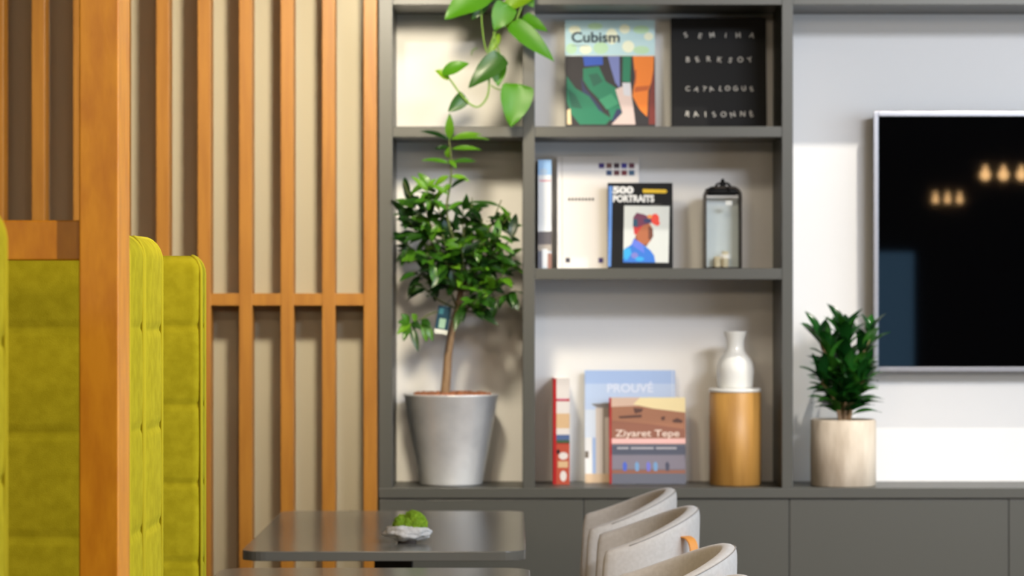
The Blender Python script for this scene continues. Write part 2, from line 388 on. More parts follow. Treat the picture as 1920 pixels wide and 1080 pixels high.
# ------------------------------------------------------------------ chairs
def make_chair():
    o = empty('tub_chair', (0, 0, 0))
    a, D, x0 = .232, .205, -.102
    def plan(ph, off, z):
        k = (z-.45)/.4
        cx = max(0, math.cos(ph))**.85; d = D*(1+0*k)+off; sy = (a+off)*(1-.06*(1-k))
        return Vector((x0-.02*(1-k)*(1-cx)+d*cx-.012*(1-k)*cx, sy*math.sin(ph), z))
    NP = 24; prof = []
    # profile: (offset outward, fraction of height) going up the outside, over the rim, down the inside
    T = .034
    def rim(ph): return .770+.077*max(0, math.cos(ph))
    rows = [(0, 0), (0, .5), (0, .9), (0, .965), (-.004, .992), (-T/2, 1.0), (-T+.004, .992), (-T, .965), (-T, .9), (-T, .5), (-T, 0)]
    vs = []; fs = []
    for i in range(NP+1):
        ph = -PI/2+PI*i/NP
        for off, f in rows:
            z = .40+(rim(ph)-.40)*f; vs.append(plan(ph, off, z))
    n = len(rows)
    for i in range(NP):
        for j in range(n):
            k = (j+1) % n; fs.append((i*n+j, (i+1)*n+j, (i+1)*n+k, i*n+k))
    # ends: a rounded nose in front of each arm
    for i, rev in ((0, 1), (NP, 0)):
        base = len(vs)
        for j in range(n):
            p = vs[i*n+j]; q = vs[i*n+(n-1-j)]; m_ = (p+q)/2; v = p*.62+m_*.38; v = Vector((v.x-.010, v.y, v.z-.002)); vs.append(v)
        for j in range(n):
            k = (j+1) % n; fs.append((i*n+j, i*n+k, base+k, base+j))
        fs.append(tuple(range(base, base+n)))
    mb = MB(); mb.add(vs, fs); mb.build('backrest', M['fabric'], o, smooth=True, sub=1)
    pts = [plan(R(-80+4*i), -.0042, rim(R(-80+4*i))-.0052) for i in range(41)]
    MB().tube(pts, .0009, 6).build('seam', M['thread'], o, smooth=True)
    ring = rrect(-.24, .07, -.205, .205, .09, 8); mb = MB(); n = len(ring)
    mb.add([(x, y, .40) for x, y in ring]+[(x, y, .47) for x, y in ring], [tuple(range(n-1, -1, -1)), tuple(range(n, 2*n))]+[(k, (k+1) % n, (k+1) % n+n, k+n) for k in range(n)])
    mb.build('seat', M['fabric'], o, bevel=.02, seg=4, smooth=True)
    for sx in (-.18, .04):
        for sy in (-.16, .16):
            mb = MB(); s2 = 1.25
            mb.tube([(sx, sy, .40), ((sx+.07)*s2-.07, sy*s2, 0)], [.018, .011], 12); mb.build('leg', M['legwood'], o, smooth=False)
    # leather pull strap, a loop standing off the outer face
    ph = R(-40); base = plan(ph, 0, .77); nx = Vector((math.cos(ph)*.9, math.sin(ph), 0)).normalized(); tn = Vector((-nx.y, nx.x, 0))
    path = [base+Vector((0, 0, zz))+nx*dd for zz, dd in ((.020, -.004), (.021, .006), (.016, .018), (.004, .0255), (-.015, .028), (-.04, .024), (-.06, .012), (-.068, -.004))]
    path = smooth_curve(path, 4); wv = .013; vs = []; fs = []
    for i, p in enumerate(path):
        t = (path[min(i+1, len(path)-1)]-path[max(i-1, 0)]).normalized(); nn = t.cross(tn).normalized()*.0015
        vs += [p-tn*wv-nn, p+tn*wv-nn, p+tn*wv+nn, p-tn*wv+nn]
    for i in range(len(path)-1):
        for k in range(4): fs.append((4*i+k, 4*i+(k+1) % 4, 4*i+4+(k+1) % 4, 4*i+4+k))
    fs += [(0, 1, 2, 3), tuple(4*(len(path)-1)+k for k in (3, 2, 1, 0))]
    mb = MB(); mb.add(vs, fs); mb.build('pull_strap', M['leather'], o, smooth=False)['label'] = 'orange leather pull strap'
    return o
chair = make_chair()
for i, (xr, y, rz, lab) in enumerate(((.392, 7.08, 0, 'greige upholstered tub chair furthest back, nearest the grey cabinets'),
                                  (.410, 6.50, 0, 'greige upholstered tub chair whose orange leather strap shows'),
                                  (.418, 5.53, 0, 'greige upholstered tub chair in front of the one with the visible strap'),
                                  (.400, 4.925, 0, 'greige tub chair whose rim barely shows at the bottom edge'))):
    if i == 0: o = chair
    else:
        o = chair.copy(); COL.objects.link(o)
        for ch in list(chair.children):
            d = ch.copy(); COL.objects.link(d); d.parent = o
    o.location = (xr-.103, y, 0); o.rotation_euler.z = rz
    tag(o, lab, 'chair', 'greige tub chairs at the tables')

# ------------------------------------------------------------------ leaves
def leaf(mb, B, T, wd, nrm, shape='ell', droop=.1, fold=.15, n=7, mi=0, twist=0):
    B = Vector(B); T = Vector(T); ax = T-B; L = ax.length
    if L < 1e-6: return
    ax.normalize(); nrm = Vector(nrm); side = ax.cross(nrm)
    if side.length < 1e-4: side = ax.cross(Vector((.3, .8, .5)))
    side.normalize(); up = side.cross(ax).normalized()
    if twist: q = Matrix.Rotation(twist, 3, ax); side = q@side; up = q@up
    vs = []; fs = []
    for i in range(n+1):
        t = i/n
        if shape == 'ell': wv = math.sin(PI*t**.85)**.8 if 0 < t < 1 else 0
        elif shape == 'heart':
            wv = (math.sin(PI*min(1, (t*1.0)**.55)))**.75 if 0 < t < 1 else 0
            wv *= 1.02
        else: wv = min(1, t*3.5+.28)*(1-t**2.6) if t < 1 else 0
        wv = max(wv, .012)*wd/2
        back = -L*.10*math.exp(-((t-.18)/.12)**2) if shape == 'heart' else 0
        c_ = B+ax*(L*t)+up*(droop*L*(4*t*(1-t))*.5)
        lift = up*(fold*wv)
        wob = up*(.05*wd*math.sin(7*t+L*90))
        vs += [c_+side*wv+lift+ax*back+wob, c_+side*wv*.5+lift*.35+ax*back*.5, c_, c_-side*wv*.5+lift*.35+ax*back*.5, c_-side*wv+lift+ax*back-wob]
    for i in range(n):
        for k in range(4): fs.append((5*i+k, 5*i+k+1, 5*i+6+k, 5*i+5+k))
    mb.add(vs, fs, mi)

# ---------------- tree in a zinc pot
YQ = 8.235
pr = 91*YQ/F; pz = Z(738, YQ)-ZK
tree = empty('potted_tree', (X(846, YQ), YQ, ZK), label='leafy green potted tree in a tapered zinc pot, left tall bay', cat='plant')
zs = pz
b = 59*YQ/F
MB().lathe([(b-.012, 0), (b-.002, .002), (b, .006), (pr-.004, zs-.006), (pr, zs-.002), (pr-.002, zs), (pr-.010, zs-.002), (pr-.014, zs-.03), (pr-.02, zs-.04)], n=64, cap1=False).build('pot', M['zinc'], tree, smooth=True)
mb = MB(); rnd = random.Random(3)
mb.lathe([(pr-.015, zs-.03), (pr-.018, zs-.006), (.05, zs-.001), (.002, zs)], n=40, cap0=False, cap1=False)
for k in range(150):
    a = rnd.random()*2*PI; rr = (pr-.022)*math.sqrt(rnd.random()); s = .006+.004*rnd.random()
    mb.lathe([(.001, -s), (s*.8, -s*.5), (s, 0), (s*.7, s*.6), (.001, s*.8)], (rr*math.cos(a), rr*math.sin(a), zs-.002), 7)
mb.build('clay_pebbles', M['terra'], tree, smooth=True)
def TL(px, py, Y): return P(px, py, Y)-Vector(tree.location)
trunk = [TL(834, 745, YQ), TL(838, 700, YQ), TL(841, 660, YQ-.01), TL(849, 615, YQ-.02), TL(858, 580, YQ-.03), TL(864, 545, YQ-.035)]
tp = smooth_curve(trunk, 5)
mb = MB(); mb.tube(tp, [.0135-.006*i/len(tp) for i in range(len(tp))], 12); mb.build('trunk', M['bark'], tree, smooth=True)
rnd = random.Random(21)
tips = [  # px, py, Y, leaf count, young share
 (756, 340, 8.15, 15, 0), (750, 395, 8.14, 9, 0), (790, 372, 8.10, 10, .35), (808, 350, 8.08, 6, .7), (760, 455, 8.12, 7, .0), (795, 430, 8.08, 11, .1),
 (830, 440, 8.04, 10, .2), (825, 400, 8.1, 8, .2), (868, 385, 8.2, 9, .1), (885, 370, 8.22, 7, .1), (905, 410, 8.16, 10, .1), (940, 375, 8.14, 8, .1), (958, 400, 8.12, 8, .1),
 (965, 440, 8.10, 8, .05), (965, 478, 8.12, 8, .2), (935, 440, 8.07, 9, .1), (900, 455, 8.05, 9, .2), (865, 462, 8.03, 9, .6), (870, 430, 8.06, 9, .3), (925, 480, 8.1, 10, 0),
 (945, 515, 8.08, 10, .35), (968, 545, 8.12, 8, 0), (930, 540, 8.04, 7, .7), (900, 505, 8.12, 9, 0), (870, 505, 8.06, 8, .1), (835, 490, 8.06, 9, .1), (800, 475, 8.05, 8, .1),
 (775, 510, 8.08, 8, .2), (790, 535, 8.1, 6, 0), (840, 525, 8.1, 6, 0), (770, 475, 8.12, 7, 0), (850, 415, 8.14, 8, .1), (920, 500, 8.16, 8, 0), (810, 510, 8.14, 8, 0),
 (895, 560, 8.08, 5, 0), (910, 580, 8.1, 3, 0)]
br = MB(); lf = MB(); ly = MB()
crotch = [TL(864, 545, 8.2), TL(858, 580, 8.205), TL(864, 545, 8.2), TL(862, 500, 8.18)]
NRM = Vector((.0, -.55, .8))
for (px, py, Y, n, yg) in tips:
    tip = TL(px, py, Y); c0 = crotch[0] if py < 520 else crotch[1]
    mid = (c0+tip)/2+Vector((rnd.uniform(-.01, .01), rnd.uniform(-.02, .02), rnd.uniform(-.02, .005)))
    cv = smooth_curve([c0, mid, tip], 6)
    br.tube(cv, [.0035-.0022*i/len(cv) for i in range(len(cv))], 6)
    out = (tip-c0).normalized()
    for k in range(int(n*1.15)):
        t = .55+.45*rnd.random(); i = int(t*(len(cv)-1)); p = cv[i]
        d = Vector((rnd.gauss(0, 1), rnd.gauss(0, .7)-.2, rnd.gauss(-.28, .62))).normalized()*.85+out*.45
        d.normalize(); L = rnd.uniform(.048, .082); q = p+d*L
        if q.y+tree.location.y > YB-.01: q.y = YB-.01-tree.location.y
        lim = .165
        if abs(q.x+tree.location.x-X(858, 8.15)) > .182: q.x = (X(858, 8.15)-tree.location.x)+.178*(1 if q.x > 0 else -1)
        tgt = ly if rnd.random() < yg else lf
        leaf(tgt, p, q, rnd.uniform(.019, .028), NRM+Vector((rnd.uniform(-.5, .5), rnd.uniform(-.5, .3), rnd.uniform(-.3, .3))), 'ell', rnd.uniform(.05, .3), .25)
# leader shoot rising in front of the shelf board
lead = smooth_curve([TL(862, 540, 8.2), TL(858, 480, 8.12), TL(838, 400, 8.08), TL(845, 340, 8.07), TL(846, 300, 8.065), TL(842, 262, 8.06)], 6)
br.tube(lead, [.0042-.0025*i/len(lead) for i in range(len(lead))], 8)
for (bx, by, tx, ty, wd, y2) in ((843, 262, 843, 212, .021, 0), (841, 262, 788, 246, .015, 1), (845, 262, 905, 252, .017, 0), (846, 262, 918, 262, .012, 0), (842, 276, 815, 280, .013, 1), (845, 280, 905, 282, .014, 0),
                                (842, 275, 840, 297, .017, 0), (846, 305, 893, 303, .014, 1), (843, 306, 790, 301, .013, 0), (846, 330, 880, 340, .017, 0), (843, 330, 812, 352, .018, 0), (842, 300, 856, 316, .013, 0),
                                (845, 345, 830, 362, .016, 0), (846, 352, 876, 335, .014, 1), (842, 365, 800, 345, .013, 0), (838, 395, 812, 375, .014, 0), (838, 395, 868, 378, .013, 0),
                                (803, 360, 770, 330, .014, 0), (803, 362, 788, 372, .012, 0), (803, 370, 803, 395, .013, 0), (803, 352, 818, 335, .013, 0), (803, 375, 775, 380, .014, 1), (803, 378, 830, 384, .013, 1)):
    leaf(ly if not y2 else lf, TL(bx, by, 8.062), TL(tx, ty, 8.04+.02*((bx+tx) % 3)), wd*1.15, (.1*(tx-bx)/50, -.75, .6), 'ell', .18, .2)
# small low twig on the left
tw = smooth_curve([TL(852, 600, 8.2), TL(820, 585, 8.15), TL(790, 598, 8.12), TL(768, 608, 8.1)], 6)
br.tube(tw, [.0022]*len(tw), 6)
for (bx, by, tx, ty) in ((768, 606, 745, 605), (768, 606, 752, 588), (770, 606, 744, 628), (770, 608, 784, 660), (768, 607, 776, 634), (772, 604, 790, 618), (790, 600, 808, 612), (792, 602, 800, 642), (795, 600, 812, 640), (768, 608, 756, 640), (780, 602, 772, 588)):
    leaf(ly if (bx+ty) % 3 == 0 else lf, TL(bx, by, 8.10), TL(tx, ty, 8.07+.01*(tx % 3)), .021, (0, -.8, .5), 'ell', .15, .2)
for (bx, by, tx, ty) in ((866, 575, 852, 622), (880, 572, 895, 552), (880, 572, 925, 592), (866, 570, 868, 606), (875, 570, 905, 578)):
    leaf(lf, TL(bx, by, 8.14), TL(tx, ty, 8.1), .022, (0, -.8, .5), 'ell', .15, .2)
br.build('branches', M['twig'], tree, smooth=True)
lf.build('foliage', M['ficus'], tree, smooth=True, fix=False)
ly.build('young_foliage', M['ficusy'], tree, smooth=True, fix=False)
# plant tag
mb = MB(); tg = [TL(822, 572, 8.15), TL(847, 576, 8.15), TL(838, 628, 8.15), TL(814, 624, 8.15)]
def card(mb, q, t=.001, mi=0):
    n_ = (q[1]-q[0]).cross(q[3]-q[0]).normalized()*t
    mb.add(list(q)+[p+n_ for p in q], [(0, 1, 2, 3), (4, 7, 6, 5), (0, 4, 5, 1), (1, 5, 6, 2), (2, 6, 7, 3), (3, 7, 4, 0)], mi)
def lerpq(q, u0, v0, u1, v1, off):
    n_ = (q[1]-q[0]).cross(q[3]-q[0]).normalized()*off
    def g(u, v): return (q[0]*(1-u)+q[1]*u)*(1-v)+(q[3]*(1-u)+q[2]*u)*v
    a = [g(u0, v0), g(u1, v0), g(u1, v1), g(u0, v1)]
    if n_.y > 0: n_ = -n_
    return [p+n_ for p in a]
card(mb, tg, .001, 0); mb.poly(lerpq(tg, .0, .84, 1, 1, .0016), 1); mb.poly(lerpq(tg, .25, .45, .75, .8, .0016), 2); mb.poly(lerpq(tg, .1, .08, .45, .3, .0016), 3)
mb.tube([TL(834, 574, 8.15), TL(845, 562, 8.17), TL(858, 560, 8.2)], .001, 5, 0)
mb.build('plant_tag', [c('tag_blue', 22, 62, 82), c('tag_white', 215, 215, 205), c('tag_pale', 150, 185, 160), c('tag_teal', 60, 120, 130)], tree, fix=False)

# ---------------- pothos hanging from the shelf above
YV = 8.03
po = empty('hanging_pothos', (X(950, 8.2), 8.2, Z(-12, YF)), label='bright green trailing pothos vine hanging from the shelf above', cat='plant')
def PL(px, py, Y): return P(px, py, Y)-Vector(po.location)
MB().lathe([(.05, 0), (.055, .003), (.075, .13), (.078, .133), (.072, .133), (.07, .12)], n=32, cap1=False).build('pot', M['ceramic'], po, smooth=True)
MB().lathe([(.070, .118), (.03, .124), (.001, .126)], n=24, cap0=False, cap1=False).build('soil', M['bark'], po, smooth=True)
v = MB()
def vine(pts, r=.0024): v.tube(smooth_curve([PL(*p) for p in pts], 7), r, 8)
over = [(950, -125, 8.2), (950, -150, 8.12), (952, -110, 8.05)]
vine(over+[(955, -40, 8.03), (945, 20, 8.03), (925, 70, 8.03), (915, 105, 8.03), (917, 150, 8.02), (914, 180, 8.02), (898, 200, 8.02), (880, 194, 8.02), (862, 174, 8.02), (846, 152, 8.03), (838, 142, 8.03)], .0026)
vine([(952, -110, 8.05), (905, -30, 8.04), (903, 30, 8.04), (907, 75, 8.04), (913, 98, 8.03)], .0020)
vine([(952, -110, 8.05), (990, -30, 8.04), (975, 20, 8.03), (965, 45, 8.03)], .0024)
vine([(920, 160, 8.02), (938, 168, 8.02), (962, 162, 8.02), (976, 160, 8.02)], .0016)
vine([(925, 60, 8.03), (932, 85, 8.03), (938, 105, 8.03)], .0018)
vine([(895, 90, 8.05), (886, 95, 8.05), (884, 104, 8.05)], .0010)
v.build('vines', M['vine'], po, smooth=True)
NP_ = (0, -1, .25)
for (bx, by, tx, ty, wd, mk, dz, fold, dr, sh, nn) in (
    (912, -20, 834, 36, 58, 'poth', 0, .2, .12, 'heart', (.0, -1, .35)),
    (910, -8, 884, 38, 28, 'pothd', .02, .3, .1, 'heart', (.4, -1, 0)),
    (952, 8, 926, 57, 44, 'poth', -.01, .15, .1, 'heart', (.3, -1, .3)),
    (990, -14, 940, 20, 34, 'pothy', .01, .3, .1, 'heart', (.3, -1, .3)),
    (982, 30, 1028, 60, 26, 'poth', .02, .3, -.1, 'heart', (.3, -1, .6)),
    (958, 44, 1040, 116, 38, 'poth', -.02, .2, .08, 'heart', (.2, -1, .3)),
    (936, 40, 990, 60, 18, 'pothy', .015, .2, .1, 'ell', (.2, -1, .3)),
    (944, 106, 878, 166, 42, 'pothd', -.015, .25, .1, 'heart', (-.2, -1, .2)),
    (930, 112, 934, 162, 36, 'poth', .01, .3, .1, 'heart', (.2, -1, .1)),
    (972, 158, 958, 238, 60, 'poth', -.01, .2, .1, 'heart', (.1, -1, .15)),
    (826, 140, 881, 119, 26, 'poth', -.01, .25, .15, 'ell', (0, -1, .5)),
    (842, 150, 815, 132, 18, 'pothy', 0, .3, .3, 'ell', (0, -1, .6)),
    (872, 180, 840, 210, 28, 'pothd', .0, .3, .1, 'heart', (.2, -1, -.1)),
    (936, 62, 920, 100, 16, 'pothy', .02, .3, .1, 'ell', (0, -1, 0)),
    (930, -30, 905, 12, 36, 'pothd', .035, .25, .1, 'heart', (.2, -1, .2)),
    (975, -30, 1000, 14, 34, 'poth', .03, .25, .1, 'heart', (-.2, -1, .3)),
    (905, -25, 860, -30, 40, 'poth', .02, .3, .1, 'heart', (0, -1, .5)),
    (960, -60, 1010, -25, 45, 'poth', .0, .3, .1, 'heart', (0, -1, .5))):
    mb = MB(); leaf(mb, PL(bx, by, YV+dz), PL(tx, ty, YV+dz-.012), wd*YV/F, nn, sh, dr, fold, 12)
    mb.build('leaf', M[mk], po, smooth=True, fix=False)

# ---------------- dracaena in a pale timber pot
YD = 8.2
dr_ = empty('potted_dracaena', (X(1581, YD), YD, ZK), label='small dark green leafy plant in a pale wooden round pot, below the television', cat='plant')
rr = 61*YD/F; hh = Z(786, YD)-ZK
MB().lathe([(rr-.004, 0), (rr, .003), (rr+.0005, hh*.5), (rr, hh-.004), (rr-.003, hh), (rr-.009, hh), (rr-.011, hh-.02)], n=64, cap1=False).build('pot', M['stone'], dr_, smooth=True)
MB().lathe([(rr-.010, hh-.014), (.03, hh-.006), (.001, hh-.005)], n=32, cap0=False, cap1=False).build('soil', c('soil', 50, 35, 25, .9), dr_, smooth=True)
def DL(px, py, Y): return P(px, py, Y)-Vector(dr_.location)
st = MB(); lv = MB(); rnd = random.Random(5)
heads = [((1583, 790), (1584, 628), -.005, 44, 0), ((1578, 790), (1538, 640), -.02, 28, -.35), ((1590, 790), (1630, 635), -.015, 28, .35),
         ((1575, 790), (1540, 715), -.03, 20, -.55), ((1592, 790), (1620, 712), -.03, 20, .5), ((1583, 790), (1590, 715), -.05, 24, .1), ((1583, 790), (1575, 665), .04, 20, -.1)]
for (bs, tp_, dy, n, ln) in heads:
    B = DL(bs[0], bs[1], YD); T = DL(tp_[0], tp_[1], YD+dy); cvd = smooth_curve([B, B.lerp(T, .5)+Vector((-(T.x-B.x)*.25, 0, 0)), T], 6); st.tube(cvd, [.006-.0002*q_ for q_ in range(len(cvd))], 8)
    for k in range(n):
        t0 = .22 if T.z > .24 else .05; t = t0+(1-t0)*k/(n-1); p = cvd[min(len(cvd)-1, int(t*(len(cvd)-1)))]; a = k*2.39996+rnd.uniform(-.3, .3)
        tilt = R(72-46*((k/(n-1))**1.8)+rnd.uniform(-10, 10))
        L = rnd.uniform(.075, .108)*(1 if T.z > .24 else .85)
        d = Vector((math.cos(a)*math.sin(tilt)+ln*.6, math.sin(a)*math.sin(tilt), math.cos(tilt))).normalized()
        q = p+d*L; nm = Vector((-d.x*d.z, -d.y*d.z, 1-d.z*d.z))
        if q.y+YD > YB-.008: q.y = YB-.008-YD
        leaf(lv, p, q, rnd.uniform(.027, .037), nm+Vector((0, -.25, 0)), 'ell', .22, .25)
st.build('stem', M['bark'], dr_, smooth=True); lv.build('foliage', M['drac'], dr_, smooth=True, fix=False)

# ------------------------------------------------------------------ books
def text(s, size, mat_, parent, loc, name='lettering', offset=0, align='LEFT', rot=0, sx=1, spacing=1, fit=None):
    cu = bpy.data.curves.new('t', 'FONT'); cu.body = s; cu.size = size; cu.offset = offset; cu.align_x = align; cu.extrude = .0001; cu.space_character = spacing
    o = bpy.data.objects.new('t', cu); COL.objects.link(o)
    bpy.context.view_layer.update()
    me = bpy.data.meshes.new_from_object(o.evaluated_get(bpy.context.evaluated_depsgraph_get()))
    bpy.data.objects.remove(o); bpy.data.curves.remove(cu)
    if fit:
        xs = [v_.co.x for v_ in me.vertices]; sx = fit/(max(xs)-min(xs))
    me.transform(Matrix.Rotation(rot, 4, 'Z')); me.transform(Matrix.Scale(sx, 4, (1, 0, 0)))
    me.transform(Matrix.Translation(loc)@Matrix.Rotation(PI/2, 4, 'X')); me.materials.clear(); me.materials.append(mat_)
    if name is None: return me
    q = bpy.data.objects.new(name, me); COL.objects.link(q); q.parent = parent; return q
def book(px0, px1, pyt, pyb, Y, lean, th, cover, label, name='book', zrest=None, yaw=0, pages='paper', board=.0025):
    x0, x1 = X(px0, Y), X(px1, Y); zr = zrest; 
    ht = (Z(pyt, Y+.5*math.sin(lean)*.28)-zr)/math.cos(lean); wd = x1-x0
    o = empty(name, (x0, Y, zr+.0005), (-lean, 0, yaw), label, 'book')
    mb = MB(); mb.box((0, 0, 0), (wd, board, ht)); mb.box((0, th-board, 0), (wd, th, ht)); mb.box((0, board, 0), (board, th-board, ht))
    mb.build('cover', cover, o, bevel=.0006)
    MB().box((board+.0002, board+.0002, .003), (wd-.003, th-board-.0002, ht-.003)).build('page_block', M[pages], o)
    return o, wd, ht
def art(o, wd, ht, shapes, name='cover_art', y=-.0006):
    """shapes: (material, [(u,v)...]) with u,v in 0..1 of the cover, v measured from the top"""
    mb = MB(); ms = []
    for k, (m, pts) in enumerate(shapes):
        if m not in ms: ms.append(m)
        mb.poly([(u*wd, y-.00006*k, (1-vv)*ht) for u, vv in pts], ms.index(m))
    return mb.build(name, ms, o, fix=False)
def rc(u0, v0, u1, v1): return [(u0, v0), (u1, v0), (u1, v1), (u0, v1)]
def blob(cx, cy, rx, ry, n=20, a0=0): return [(cx+rx*math.cos(2*PI*k/n+a0), cy+ry*math.sin(2*PI*k/n+a0)) for k in range(n)]

# Cubism
o, wd, ht = book(1060, 1229, 37, 236, 8.30, R(7), .022, c('pale_mint', 214, 226, 214), 'book titled Cubism with coloured angular shapes, top shelf', zrest=Z1)
hs = (8.30*303/F/YF*0+1)
V = (236-37)/(ht*F/8.32)        # share of the cover height that shows above the board
def cub(pts): return [((x-225)/655, (y-140)/765*V) for x, y in pts]
g1, g2, g3 = c('emerald', 12, 118, 84), c('deep_green', 10, 92, 70), c('light_green', 52, 146, 104)
dk, nv, bl, lv_, og, og2, rd, pk = c('ink_dark', 34, 30, 34), c('ink_navy', 32, 42, 82), c('royal_blue', 42, 82, 176), c('periwinkle', 112, 122, 176), c('art_orange', 232, 124, 28), c('art_orange_dark', 188, 86, 18), c('maroon', 118, 38, 28), c('shell_pink', 214, 190, 180)
mint, cream = c('mint_patch', 188, 222, 180), c('cream_patch', 238, 240, 210); mint2 = c('aqua_patch', 190, 220, 222)
sh = [(mint2, rc(0, 0, 1, .335*V))]
for (x, y, w_, h_, m_) in ((250, 180, 90, 60, cream), (390, 160, 110, 50, mint), (520, 200, 90, 120, cream), (430, 300, 110, 90, mint), (620, 170, 80, 70, cream), (720, 180, 120, 60, mint), (740, 260, 110, 120, mint2), (330, 320, 90, 70, cream), (230, 310, 80, 80, mint), (640, 290, 90, 90, cream), (800, 230, 70, 60, cream), (560, 150, 60, 40, mint2), (720, 330, 120, 60, mint)):
    sh.append((m_, cub(blob(x+w_/2, y+h_/2, w_/2, h_/2, 12))))
sh += [(dk, [(0, .345*V), (1, .345*V), (1, 1), (0, 1)]),
 (bl, cub([(355, 405), (498, 405), (500, 468), (365, 478)])), (lv_, cub([(535, 405), (620, 405), (622, 640), (590, 600), (560, 500)])), (nv, cub([(340, 560), (370, 640), (470, 760), (520, 850), (440, 810), (350, 680)])),
 (g1, cub([(355, 495), (470, 480), (520, 590), (600, 640), (615, 760), (540, 800), (480, 730), (400, 650), (355, 580)])), (g2, cub([(395, 540), (460, 530), (500, 590), (430, 630)])), (g3, cub([(470, 725), (560, 680), (615, 750), (525, 795)])),
 (g1, cub([(235, 550), (300, 640), (400, 700), (470, 800), (560, 860), (520, 905), (330, 905), (270, 830), (235, 740)])), (g2, cub([(240, 640), (300, 690), (350, 790), (270, 780)])), (g1, cub([(540, 800), (620, 760), (640, 830), (560, 880)])),
 (nv, cub([(600, 790), (640, 800), (600, 890), (560, 880)])), (pk, cub([(590, 650), (700, 600), (735, 905), (560, 905), (640, 820)])), (c('pale_grey', 206, 204, 208), cub([(640, 600), (700, 600), (700, 700), (650, 690)])),
 (g1, cub([(645, 405), (705, 405), (698, 600), (640, 590)])), (og, cub([(718, 405), (872, 405), (865, 560), (830, 660), (820, 850), (760, 790), (715, 700), (730, 560)])), (og2, cub([(735, 630), (840, 620), (825, 655), (725, 670)])), (og2, cub([(720, 520), (745, 500), (740, 600), (722, 640)])),
 (dk, cub([(705, 405), (718, 405), (735, 560), (708, 700)])), (rd, cub([(872, 480), (880, 905), (830, 905), (835, 700)])), (dk, cub([(708, 700), (800, 850), (820, 905), (740, 905)])), (c('amber_white', 236, 208, 160), cub([(238, 800), (262, 790), (270, 905), (238, 905)]))]
art(o, wd, ht, sh, y=-.0008)
text('Cubism', .0405, c('title_ink', 40, 62, 72), o, (.017, -.0035, ht*(1-.212*V)), 'title', offset=.0008, fit=.134)
MB().box((.018, -.0036, ht*(1-.245*V)-.001), (.065, -.0032, ht*(1-.245*V)+.001)).build('subtitle', c('soft_grey', 150, 168, 160), o)

# black catalogue
o, wd, ht = book(1260, 1438, 33, 236, 8.30, R(6), .03, c('cover_black', 7, 6, 6, .6), 'black book with scattered white letters in four rows, top shelf', zrest=Z1)
rows = [('SEMiHA', 66), ('BERKSOY', 112), ('CATALOGUE', 167), ('RAISONNÉ', 216)]
spans = [(1282, 1416), (1284, 1414), (1284, 1417), (1282, 1416)]
rnd = random.Random(2)
for (s, py), (a, b) in zip(rows, spans):
    bm = bmesh.new()
    for k, ch in enumerate(s):
        px = a+6+(b-a-12)*k/(len(s)-1); u = (px-1260)*8.31/F; z_ = ht*(1-(py-33)/(ht*F/8.32))
        me = text(ch, .0205 if len(s) < 9 else .0185, c('letter_white', 190, 184, 172), None, (u, -.0012, z_-.007+rnd.uniform(-.0015, .0015)), None, offset=.0004, align='CENTER', rot=rnd.uniform(-.35, .35))
        bm.from_mesh(me)
    me = bpy.data.meshes.new('lettering'); bm.to_mesh(me); bm.free(); me.materials.append(c('letter_white', 0, 0, 0))
    q = bpy.data.objects.new('lettering', me); COL.objects.link(q); q.parent = o

# second row: pale spine book
o, wd, ht = book(1009, 1034, 300, 500, 8.24, 0, .19, c('jacket_pale', 206, 216, 226), 'pale blue and white book spine standing by the left upright, middle shelf', zrest=Z2)
art(o, wd, ht, [(c('sky_blue', 150, 188, 226), rc(0, 0, 1, .14)), (c('cloud_white', 222, 224, 226), rc(0, .14, 1, .66)), (c('pink_line', 214, 150, 160), rc(.1, .185, .95, .2)), (c('soft_blue', 168, 190, 214), blob(.4, .11, .3, .03)),
 (c('shore_grey', 96, 92, 96), rc(0, .66, 1, .78)), (c('sand', 170, 160, 150), rc(0, .78, 1, .84)), (c('slate', 110, 112, 124), rc(0, .84, .3, 1)), (c('cloud_white', 0, 0, 0), rc(.3, .82, .7, .98)), (c('rust', 150, 110, 100), rc(.7, .86, 1, 1))], 'spine_art')
# white book
o, wd, ht = book(1045, 1199, 293, 502, 8.285, R(8), .016, c('cover_white', 226, 220, 214), 'tall white book with a block of nine tiny pictures, middle shelf', zrest=Z2)
sh = []
tiny = [c('tiny_violet', 60, 44, 110), c('tiny_brown', 110, 72, 66), c('tiny_dark', 52, 34, 48), c('tiny_indigo', 52, 46, 130), c('tiny_plum', 92, 44, 60), c('tiny_teal', 50, 72, 110), c('tiny_wine', 90, 40, 50), c('tiny_red', 110, 40, 48), c('tiny_sky', 60, 92, 120)]
for k in range(5): sh.append((tiny[k], rc(.51+.092*k, .060, .578+.092*k, .105)))
for k in range(4): sh.append((tiny[5+k], rc(.602+.092*k, .125, .67+.092*k, .17)))
sh += [(c('tiny_ink', 60, 58, 70), rc(.10, .905, .155, .948)), (c('tiny_violet', 0, 0, 0), rc(.50, .905, .56, .95)), (c('hinge', 196, 190, 184), rc(.055, 0, .065, 1))]
for k in range(8): sh.append((c('print_grey', 96, 92, 90), rc(.135+.041*k, .372, .162+.041*k, .396)))
art(o, wd, ht, sh)
